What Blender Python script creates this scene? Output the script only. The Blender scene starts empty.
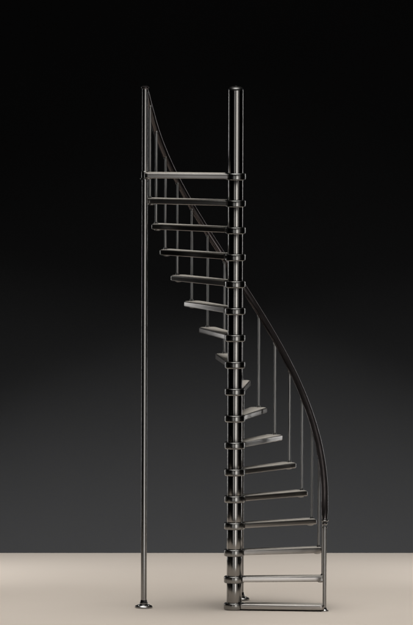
import bpy, bmesh, math
from math import sin, cos, pi, radians
from mathutils import Vector, Matrix

sc = bpy.context.scene
COL = sc.collection

# ------------------------------------------------------------------ materials
def new_mat(name):
    m = bpy.data.materials.new(name); m.use_nodes = True
    nt = m.node_tree
    return m, nt, nt.nodes['Principled BSDF']

def steel(name, base, rough, metallic=1.0, var=0.12, bump=0.0, tint=(1, 1, 1), scale=(9, 9, 3), coat=0.0):
    m, nt, b = new_mat(name)
    N, L = nt.nodes, nt.links
    tc = N.new('ShaderNodeTexCoord'); mp = N.new('ShaderNodeMapping')
    mp.inputs['Scale'].default_value = scale
    L.new(tc.outputs['Object'], mp.inputs['Vector'])
    no = N.new('ShaderNodeTexNoise'); no.inputs['Scale'].default_value = 2.2
    no.inputs['Detail'].default_value = 6; no.inputs['Roughness'].default_value = 0.62
    L.new(mp.outputs['Vector'], no.inputs['Vector'])
    cr = N.new('ShaderNodeMapRange')
    cr.inputs['From Min'].default_value = 0.3; cr.inputs['From Max'].default_value = 0.7
    cr.inputs['To Min'].default_value = rough * (1 - var); cr.inputs['To Max'].default_value = rough * (1 + var)
    L.new(no.outputs['Fac'], cr.inputs['Value']); L.new(cr.outputs['Result'], b.inputs['Roughness'])
    mx = N.new('ShaderNodeMix'); mx.data_type = 'RGBA'
    mx.inputs[6].default_value = (*[base * (1 - var) * t for t in tint], 1)
    mx.inputs[7].default_value = (*[base * (1 + var) * t for t in tint], 1)
    L.new(no.outputs['Fac'], mx.inputs[0]); L.new(mx.outputs[2], b.inputs['Base Color'])
    b.inputs['Metallic'].default_value = metallic
    b.inputs['Coat Weight'].default_value = coat
    b.inputs['Coat Roughness'].default_value = 0.15
    if bump:
        n2 = N.new('ShaderNodeTexNoise'); n2.inputs['Scale'].default_value = 220
        n2.inputs['Detail'].default_value = 3
        L.new(tc.outputs['Object'], n2.inputs['Vector'])
        bp = N.new('ShaderNodeBump'); bp.inputs['Strength'].default_value = bump
        bp.inputs['Distance'].default_value = 0.001
        L.new(n2.outputs['Fac'], bp.inputs['Height']); L.new(bp.outputs['Normal'], b.inputs['Normal'])
    return m

M_COL = steel('column_steel', 0.25, 0.175, var=0.04, tint=(1.0, 0.97, 0.93))
M_HUB = steel('hub_steel', 0.25, 0.24, var=0.04, tint=(1.0, 0.98, 0.94))
M_TRD = steel('tread_steel', 0.38, 0.30, var=0.06, tint=(1.0, 0.96, 0.92), bump=0.0)
M_TOP = steel('tread_top', 0.44, 0.60, metallic=0.0, var=0.18, tint=(1.0, 0.93, 0.83), bump=0.25, scale=(14, 14, 14))
M_ROD = steel('baluster_steel', 0.29, 0.30, var=0.04, tint=(1.0, 0.99, 0.97))
M_RAIL = steel('handrail_steel', 0.105, 0.22, metallic=0.85, tint=(1.0, 0.86, 0.85))
M_CAP = steel('cap_steel', 0.10, 0.36, tint=(1.0, 0.98, 0.95))
M_POST = steel('post_steel', 0.28, 0.24, var=0.04, tint=(1.0, 0.98, 0.96))

def floor_mat():
    m, nt, b = new_mat('floor_paper'); N, L = nt.nodes, nt.links
    tc = N.new('ShaderNodeTexCoord')
    no = N.new('ShaderNodeTexNoise'); no.inputs['Scale'].default_value = 1.3; no.inputs['Detail'].default_value = 8
    L.new(tc.outputs['Object'], no.inputs['Vector'])
    mx = N.new('ShaderNodeMix'); mx.data_type = 'RGBA'
    mx.inputs[6].default_value = (0.535, 0.474, 0.415, 1); mx.inputs[7].default_value = (0.565, 0.502, 0.440, 1)
    gr = N.new('ShaderNodeTexNoise'); gr.inputs['Scale'].default_value = 70; gr.inputs['Detail'].default_value = 4
    L.new(tc.outputs['Object'], gr.inputs['Vector'])
    av = N.new('ShaderNodeMath'); av.operation = 'MULTIPLY_ADD'; av.inputs[1].default_value = 0.9; av.inputs[2].default_value = -0.45
    L.new(gr.outputs['Fac'], av.inputs[0])
    ad = N.new('ShaderNodeMath'); ad.operation = 'ADD'
    L.new(no.outputs['Fac'], ad.inputs[0]); L.new(av.outputs[0], ad.inputs[1])
    L.new(ad.outputs[0], mx.inputs[0]); L.new(mx.outputs[2], b.inputs['Base Color'])
    b.inputs['Roughness'].default_value = 0.9; b.inputs['Specular IOR Level'].default_value = 0.12
    return m
def wall_mat():
    m, nt, b = new_mat('backdrop_cloth'); N, L = nt.nodes, nt.links
    tc = N.new('ShaderNodeTexCoord')
    no = N.new('ShaderNodeTexNoise'); no.inputs['Scale'].default_value = 2.0; no.inputs['Detail'].default_value = 8
    L.new(tc.outputs['Object'], no.inputs['Vector'])
    mx = N.new('ShaderNodeMix'); mx.data_type = 'RGBA'
    mx.inputs[6].default_value = (0.0090, 0.0090, 0.00915, 1); mx.inputs[7].default_value = (0.0098, 0.0098, 0.00995, 1)
    L.new(no.outputs['Fac'], mx.inputs[0]); L.new(mx.outputs[2], b.inputs['Base Color'])
    b.inputs['Roughness'].default_value = 1.0; b.inputs['Specular IOR Level'].default_value = 0.0
    return m

# ------------------------------------------------------------------ mesh helpers
def lathe(bm, prof, seg=48, origin=(0, 0, 0)):
    """prof: list of (r, z) from bottom to top; closed with end discs when r > 0."""
    ox, oy, oz = origin
    rings = []
    for r, z in prof:
        rings.append([bm.verts.new((ox + r * cos(2 * pi * k / seg), oy + r * sin(2 * pi * k / seg), oz + z)) for k in range(seg)])
    for a, b in zip(rings, rings[1:]):
        for k in range(seg):
            f = bm.faces.new((a[k], a[(k + 1) % seg], b[(k + 1) % seg], b[k])); f.smooth = True
    bm.faces.new(list(reversed(rings[0]))); bm.faces.new(rings[-1])
    return bm

def rounded(r, z0, z1, b, n=3):
    """profile of a drum with rounded rims"""
    p = []
    for k in range(n + 1):
        a = -pi / 2 + k * pi / 2 / n
        p.append((r - b + b * cos(a), z0 + b + b * sin(a)))
    for k in range(n + 1):
        a = k * pi / 2 / n
        p.append((r - b + b * cos(a), z1 - b + b * sin(a)))
    return p

def ring(bm, ri, ro, z0, z1, b, seg=64):
    out = rounded(ro, z0, z1, b)
    prof = [(ri, z0)] + out + [(ri, z1)]
    rings = [[bm.verts.new((r * cos(2 * pi * k / seg), r * sin(2 * pi * k / seg), z)) for k in range(seg)] for r, z in prof]
    rings.append(rings[0])
    for a, c in zip(rings, rings[1:]):
        for k in range(seg):
            f = bm.faces.new((a[k], a[(k + 1) % seg], c[(k + 1) % seg], c[k])); f.smooth = True

def tube(bm, pts, radii, seg=20, cap=True):
    n = len(pts); rings = []
    up = Vector((0, 0, 1)); prev = None
    for i, p in enumerate(pts):
        t = (pts[min(i + 1, n - 1)] - pts[max(i - 1, 0)]).normalized()
        if prev is None:
            x = t.cross(up)
            if x.length < 1e-3: x = Vector((1, 0, 0))
            x.normalize()
        else:
            x = (prev - t * prev.dot(t)).normalized()
        prev = x; y = t.cross(x)
        r = radii[i] if isinstance(radii, (list, tuple)) else radii
        rings.append([bm.verts.new(p + x * r * cos(2 * pi * k / seg) + y * r * sin(2 * pi * k / seg)) for k in range(seg)])
    for a, b in zip(rings, rings[1:]):
        for k in range(seg):
            f = bm.faces.new((a[k], b[k], b[(k + 1) % seg], a[(k + 1) % seg])); f.smooth = True
    if cap:
        bm.faces.new(rings[0]); bm.faces.new(list(reversed(rings[-1])))

def prism(bm, poly, z0, z1, bev=0.0, seg=3, recess=None):
    bot = [bm.verts.new((x, y, z0)) for x, y in poly]
    top = [bm.verts.new((x, y, z1)) for x, y in poly]
    fb = bm.faces.new(list(reversed(bot))); ft = bm.faces.new(top)
    n = len(poly)
    for k in range(n):
        f = bm.faces.new((bot[k], bot[(k + 1) % n], top[(k + 1) % n], top[k]))
    if bev:
        ed = [e for e in fb.edges] + [e for e in ft.edges]
        bmesh.ops.bevel(bm, geom=ed, offset=bev, segments=seg, profile=0.5, affect='EDGES')
    if recess:
        bm.faces.ensure_lookup_table(); bm.normal_update()
        f = min(bm.faces, key=lambda q: q.calc_center_median().z - (100 if q.normal.z < -0.99 and len(q.verts) > 6 else 0))
        bmesh.ops.inset_region(bm, faces=[f], thickness=recess[0], depth=0)
        bmesh.ops.translate(bm, verts=f.verts, vec=(0, 0, recess[1]))

def obj(name, bm, mat, parent=None, loc=None, rotz=0, smooth_angle=35):
    bmesh.ops.recalc_face_normals(bm, faces=bm.faces)
    me = bpy.data.meshes.new(name); bm.to_mesh(me); bm.free()
    me.materials.append(mat)
    for p in me.polygons: p.use_smooth = True
    try: me.set_sharp_from_angle(angle=radians(smooth_angle))
    except Exception: pass
    o = bpy.data.objects.new(name, me); COL.objects.link(o)
    if parent: o.parent = parent
    if loc is not None: o.location = loc
    o.rotation_euler = (0, 0, rotz)
    return o

def copy_tree(o, parent):
    c = o.copy(); COL.objects.link(c); c.parent = parent
    for ch in list(o.children):
        d = ch.copy(); COL.objects.link(d); d.parent = c
    return c

# ------------------------------------------------------------------ dimensions (metres)
PX = 0.008
RISE = 0.2158
PHI0 = -4.5
DPHI = 11.25
NT = 17
R_HUB, H_HUB = 0.083, 0.056
R_POLE = 0.0605
R_RAIL = 0.722
RAIL_Z0 = 102 * PX * 1.005
def phi(i): return radians(PHI0 + DPHI * i)
def pol(r, a, z): return Vector((r * cos(a), r * sin(a), z))

# ------------------------------------------------------------------ the staircase
stair = bpy.data.objects.new('spiral_staircase', None); COL.objects.link(stair)
stair['label'] = 'dark polished steel spiral staircase standing on the beige floor in front of the black backdrop'
stair['category'] = 'staircase'

# central column: core tube, a sleeve between each two hubs, domed head
TOP = 4.205
bm = bmesh.new()
prof = [(0.056, 0.0), (0.056, RISE * 16 + 0.03), (R_POLE, RISE * 16 + 0.031), (R_POLE, TOP - 0.030)]
lathe(bm, prof, 72)
column = obj('column', bm, M_COL, stair)
bm = bmesh.new()
prof = [(R_POLE - 0.0005, TOP - 0.034)]
for k in range(0, 14):
    a = k * pi / 2 / 14
    prof.append((R_POLE + 0.0008 - 0.045 + 0.045 * cos(a), TOP - 0.033 + 0.029 * sin(a)))
prof.append((0.006, TOP - 0.0035))
lathe(bm, prof, 72)
obj('cap', bm, M_CAP, column)
bm = bmesh.new(); lathe(bm, [(0.007, 0), (0.0095, 0.001), (0.0095, 0.003), (0.006, 0.0045), (0.002, 0.005)], 16)
obj('cap_screw', bm, M_COL, column, (0, 0, TOP - 0.0045))
bm = bmesh.new(); ring(bm, 0.0565, R_POLE, H_HUB - 0.004, RISE + 0.004, 0.002, 72)
sl = obj('sleeve', bm, M_COL, column)
for i in range(1, 16):
    c = sl.copy(); COL.objects.link(c); c.location = (0, 0, RISE * i)

# tread: blade (tray with turned-down edges), hub ring, top plate, fixing bolts
L_T, W_T = 0.728, 0.074
def blade_poly(L, w0, w1, cr, x0=0.05, n=5):
    p = [(x0, -w0)]
    for k in range(n + 1):
        a = -pi / 2 + k * pi / 2 / n
        p.append((L - cr + cr * cos(a), -w1 + cr + cr * sin(a)))
    for k in range(n + 1):
        a = k * pi / 2 / n
        p.append((L - cr + cr * cos(a), w1 - cr + cr * sin(a)))
    p.append((x0, w0))
    return p
bm = bmesh.new(); prism(bm, blade_poly(L_T, 0.070, W_T, 0.030, 0.059), 0.011, 0.050, 0.0085, 4, recess=(0.006, 0.030))
tread = obj('tread', bm, M_TRD, stair, (0, 0, 0), phi(0), 30)
bm = bmesh.new(); ring(bm, 0.0610, R_HUB, 0.0, H_HUB, 0.011, 72)
obj('hub', bm, M_HUB, tread)
bm = bmesh.new(); prism(bm, blade_poly(L_T - 0.008, 0.060, W_T - 0.010, 0.025, 0.086), 0.0495, 0.0525, 0.001, 1)
obj('top_plate', bm, M_TOP, tread)
bm = bmesh.new(); lathe(bm, [(0.012, -0.004), (0.024, -0.001), (0.026, 0.003), (0.026, 0.006), (0.012, 0.010)], 24)
obj('end_washer', bm, M_TRD, tread, (0.700, 0, 0.0))
for i in range(1, NT):
    c = copy_tree(tread, stair); c.location = (0, 0, RISE * i); c.rotation_euler = (0, 0, phi(i))

# balusters, one on every tread between the two end posts
R_BAL = 0.713
BL = RAIL_Z0 - 0.0525 - 0.022
bm = bmesh.new(); tube(bm, [Vector((0, 0, 0.0)), Vector((0, 0, BL))], 0.0098, 20)
bal = obj('baluster', bm, M_ROD, stair)
bm = bmesh.new(); lathe(bm, [(0.0165, 0.0), (0.0165, 0.007), (0.0125, 0.014)], 20)
obj('ferrule', bm, M_ROD, bal)
bm = bmesh.new(); lathe(bm, [(0.0122, -0.012), (0.0150, -0.006), (0.0150, 0.010), (0.010, 0.016)], 20)
obj('bracket', bm, M_ROD, bal, (0, 0, BL - 0.006))
for n, i in enumerate(range(1, 16)):
    o = bal if n == 0 else copy_tree(bal, stair)
    o.location = pol(R_BAL, phi(i), RISE * i + 0.0525); o.rotation_euler = (0, 0, phi(i))

# handrail: helix above the tread ends
PH_NEW, PH_POST = radians(-7.0), radians(171.5)
pts = []
z_new = RAIL_Z0 - RISE * 0.22
newel_p = pol(0.728, PH_NEW, 0)
for z in (z_new - 0.045, z_new - 0.03, z_new - 0.015):
    pts.append(Vector((newel_p.x, newel_p.y, z)))
i0, i1 = 0.02, 15.64
N = 220
for k in range(N + 1):
    i = i0 + (i1 - i0) * k / N
    f = max(0, (i - 14.5) / (i1 - 14.5))
    pts.append(pol(R_RAIL + 0.008 * f, phi(i), RAIL_Z0 + RISE * i - 0.034 * f * f))
def smooth(p, a, b, it):
    for _ in range(it):
        q = [v.copy() for v in p]
        for j in range(max(1, a), min(b, len(p) - 1)):
            p[j] = (q[j - 1] + q[j] * 2 + q[j + 1]) / 4
smooth(pts, 1, 9, 8)
RR = 0.0285
rad = [RR] * len(pts)
rad[0], rad[1], rad[2] = 0.016, 0.021, 0.025
bm = bmesh.new()
end = pts[-1]; t = (pts[-1] - pts[-2]).normalized()
for q in (1, 2, 3, 4):
    rad[-q] = 0.0235 + 0.001 * q
tube(bm, pts, rad, 28)
rail = obj('handrail', bm, M_RAIL, stair)

# lower newel post with turned knob
bm = bmesh.new()
tube(bm, [Vector((0, 0, 0.004)), Vector((0, 0, z_new - 0.09))], 0.0150, 24)
newel = obj('newel_post', bm, M_ROD, stair, (newel_p.x, newel_p.y, 0))
zk = z_new - 0.095
bm = bmesh.new()
lathe(bm, [(0.016, 0), (0.021, 0.003), (0.021, 0.009), (0.013, 0.016), (0.0125, 0.022), (0.020, 0.030), (0.0235, 0.036),
           (0.020, 0.042), (0.013, 0.047), (0.017, 0.052), (0.030, 0.058), (0.0315, 0.062), (0.028, 0.067), (0.014, 0.072), (0.014, 0.080)], 32)
obj('knob', bm, M_POST, newel, (0, 0, zk - 0.01))
bm = bmesh.new(); lathe(bm, [(0.034, 0), (0.034, 0.006), (0.024, 0.011), (0.018, 0.022), (0.0155, 0.03)], 32)
obj('foot_plate', bm, M_POST, newel)
bm = bmesh.new(); tube(bm, [Vector((-0.004, 0, 0)), Vector((-0.030, 0, 0))], 0.007, 16)
obj('clamp', bm, M_ROD, newel, (0, 0, RISE + 0.03), PH_NEW)

# tall outer post carrying the top tread and the head of the handrail
def foot(parent):
    bm = bmesh.new()
    lathe(bm, [(0.066, 0), (0.071, 0.003), (0.071, 0.011), (0.066, 0.018), (0.050, 0.024), (0.036, 0.028), (0.033, 0.034),
               (0.034, 0.040), (0.030, 0.046), (0.027, 0.060), (0.0255, 0.064)], 48)
    for k in range(4):
        a = pi / 4 + k * pi / 2
        lathe(bm, [(0.0075, 0), (0.0075, 0.003), (0.004, 0.006)], 10, (0.057 * cos(a), 0.057 * sin(a), 0.0195))
    return obj('foot_plate', bm, M_POST, parent)
bm = bmesh.new(); tube(bm, [Vector((0, 0, 0.02)), Vector((0, 0, 4.178))], 0.0235, 32)
post = obj('outer_post', bm, M_POST, stair, pol(0.733, PH_POST, 0))
foot(post)
zc = RISE * 16
bm = bmesh.new(); lathe(bm, [(0.030, 0), (0.038, 0.002), (0.038, 0.007), (0.028, 0.011), (0.0275, 0.062), (0.0245, 0.066)], 32)
br = obj('tread_clamp', bm, M_POST, post, (0, 0, zc - 0.006))
bm = bmesh.new(); tube(bm, [Vector((0.0, 0, 0.0)), Vector((0.055, 0, 0))], 0.010, 16)
obj('clamp_bolt', bm, M_POST, br, (0, 0, 0.03), radians(15))
bm = bmesh.new(); lathe(bm, [(0.027, -0.004), (0.031, 0.0), (0.032, 0.003), (0.032, 0.009), (0.029, 0.014), (0.020, 0.018), (0.006, 0.019)], 32)
obj('cap', bm, M_RAIL, post, (0, 0, 4.176))
# hidden-side support post under the eighth tread
bm = bmesh.new(); tube(bm, [Vector((0, 0, 0.02)), Vector((0, 0, RISE * 8 + 0.004))], 0.0235, 32)
sp = obj('support_post', bm, M_POST, stair, pol(0.690, phi(8), 0))
foot(sp)

# ------------------------------------------------------------------ setting
bm = bmesh.new()
slope = 0.0298
yl, yr = 4.185 - 9 * slope, 4.185 + 9 * slope
v = [bm.verts.new(p) for p in ((-3.4, -2.1, 0), (3.4, -2.1, 0), (3.4, 4.185 + 3.4 * slope, 0), (-3.4, 4.185 - 3.4 * slope, 0))]
bm.faces.new(v)
fl = obj('floor', bm, floor_mat()); fl['kind'] = 'structure'
bm = bmesh.new()
v = [bm.verts.new(p) for p in ((-9, yl, -0.3), (9, yr, -0.3), (9, yr, 6.2), (-9, yl, 6.2))]
bm.faces.new(v)
wl = obj('backdrop_wall', bm, wall_mat()); wl['kind'] = 'structure'

# ------------------------------------------------------------------ lamps
def area(name, loc, target, sx, sy, power, spread=180, color=(1, 1, 1)):
    l = bpy.data.lights.new(name, 'AREA'); l.shape = 'RECTANGLE'; l.size = sx; l.size_y = sy
    l.energy = power; l.spread = radians(spread); l.color = color
    o = bpy.data.objects.new(name, l); COL.objects.link(o); o.location = loc
    d = Vector(target) - Vector(loc)
    if abs(d.x) < 1e-6 and abs(d.y) < 1e-6: o.rotation_euler = (0, 0, 0)
    else: o.rotation_euler = d.to_track_quat('-Z', 'Y').to_euler()
    return o
def L_power(L, a, b): return L * pi * a * b
area('ceiling_softbox', (0, -1.75, 9.0), (0, -1.75, 0), 12, 11, 12 * 11 * 3.12, 56, (1.0, 0.985, 0.96))
for sx in (-1, 1):
    area('wall_wash', (sx * 6.8, 0.9, 0.17), (sx * -0.6, 4.22, -0.55), 0.5, 0.24, 158, 39)
for sx in (-1, 1):
    area('wall_wash', (sx * 6.6, 0.9, 0.4), (sx * 1.0, 4.2, 0.85), 0.5, 0.3, 16, 47)
area('key_softbox', (4.7, -13.6, 0.7), (0, 0, 2.1), 5.4, 7.4, L_power(2.6, 5.4, 7.4), 180, (1.0, 0.97, 0.94))
area('side_softbox', (3.9, -4.3, 1.9), (0, 0, 2.1), 1.6, 5.2, L_power(0.34, 1.6, 5.2), 180, (1.0, 0.97, 0.94))
area('fill_softbox', (-3.5, -14.0, 0.7), (0, 0, 2.1), 2.8, 7.4, L_power(0.95, 2.8, 7.4), 180, (1.0, 0.98, 0.97))
area('rim_strip', (2.5, 3.1, 2.4), (0, 0, 2.3), 0.3, 4.4, L_power(0.6, 0.3, 4.4), 60)
area('rim_strip', (-2.9, 3.0, 2.4), (0, 0, 2.3), 0.3, 4.4, L_power(0.6, 0.3, 4.4), 60)

w = bpy.data.worlds.new('World'); sc.world = w; w.use_nodes = True
w.node_tree.nodes['Background'].inputs[0].default_value = (0, 0, 0, 1)
w.node_tree.nodes['Background'].inputs[1].default_value = 0

# ------------------------------------------------------------------ camera
D = 100.0; pitch, roll, H = 0.0894118, 0.00323543, 1.001004
f = Vector((0, cos(pitch), -sin(pitch))); r = Vector((1, 0, 0)); u = r.cross(f)
r2 = r * cos(roll) + u * sin(roll); u2 = -r * sin(roll) + u * cos(roll)
cam = bpy.data.cameras.new('camera'); co = bpy.data.objects.new('camera', cam); COL.objects.link(co)
mw = Matrix((r2, u2, -f)).transposed().to_4x4(); mw.translation = Vector((-0.22896, -99.60054, 11.31779))
co.matrix_world = mw
cam.sensor_fit = 'VERTICAL'; cam.sensor_height = 24
cam.lens = 24 / 2 / (2.5 / H / D)
cam.clip_start = 1; cam.clip_end = 400
sc.camera = co

sc.view_settings.view_transform = 'Standard'; sc.view_settings.look = 'None'
sc.view_settings.exposure = 0; sc.view_settings.gamma = 1
sc.cycles.diffuse_bounces = 0
sc.cycles.max_bounces = 6; sc.cycles.glossy_bounces = 4
sc.render.film_transparent = False
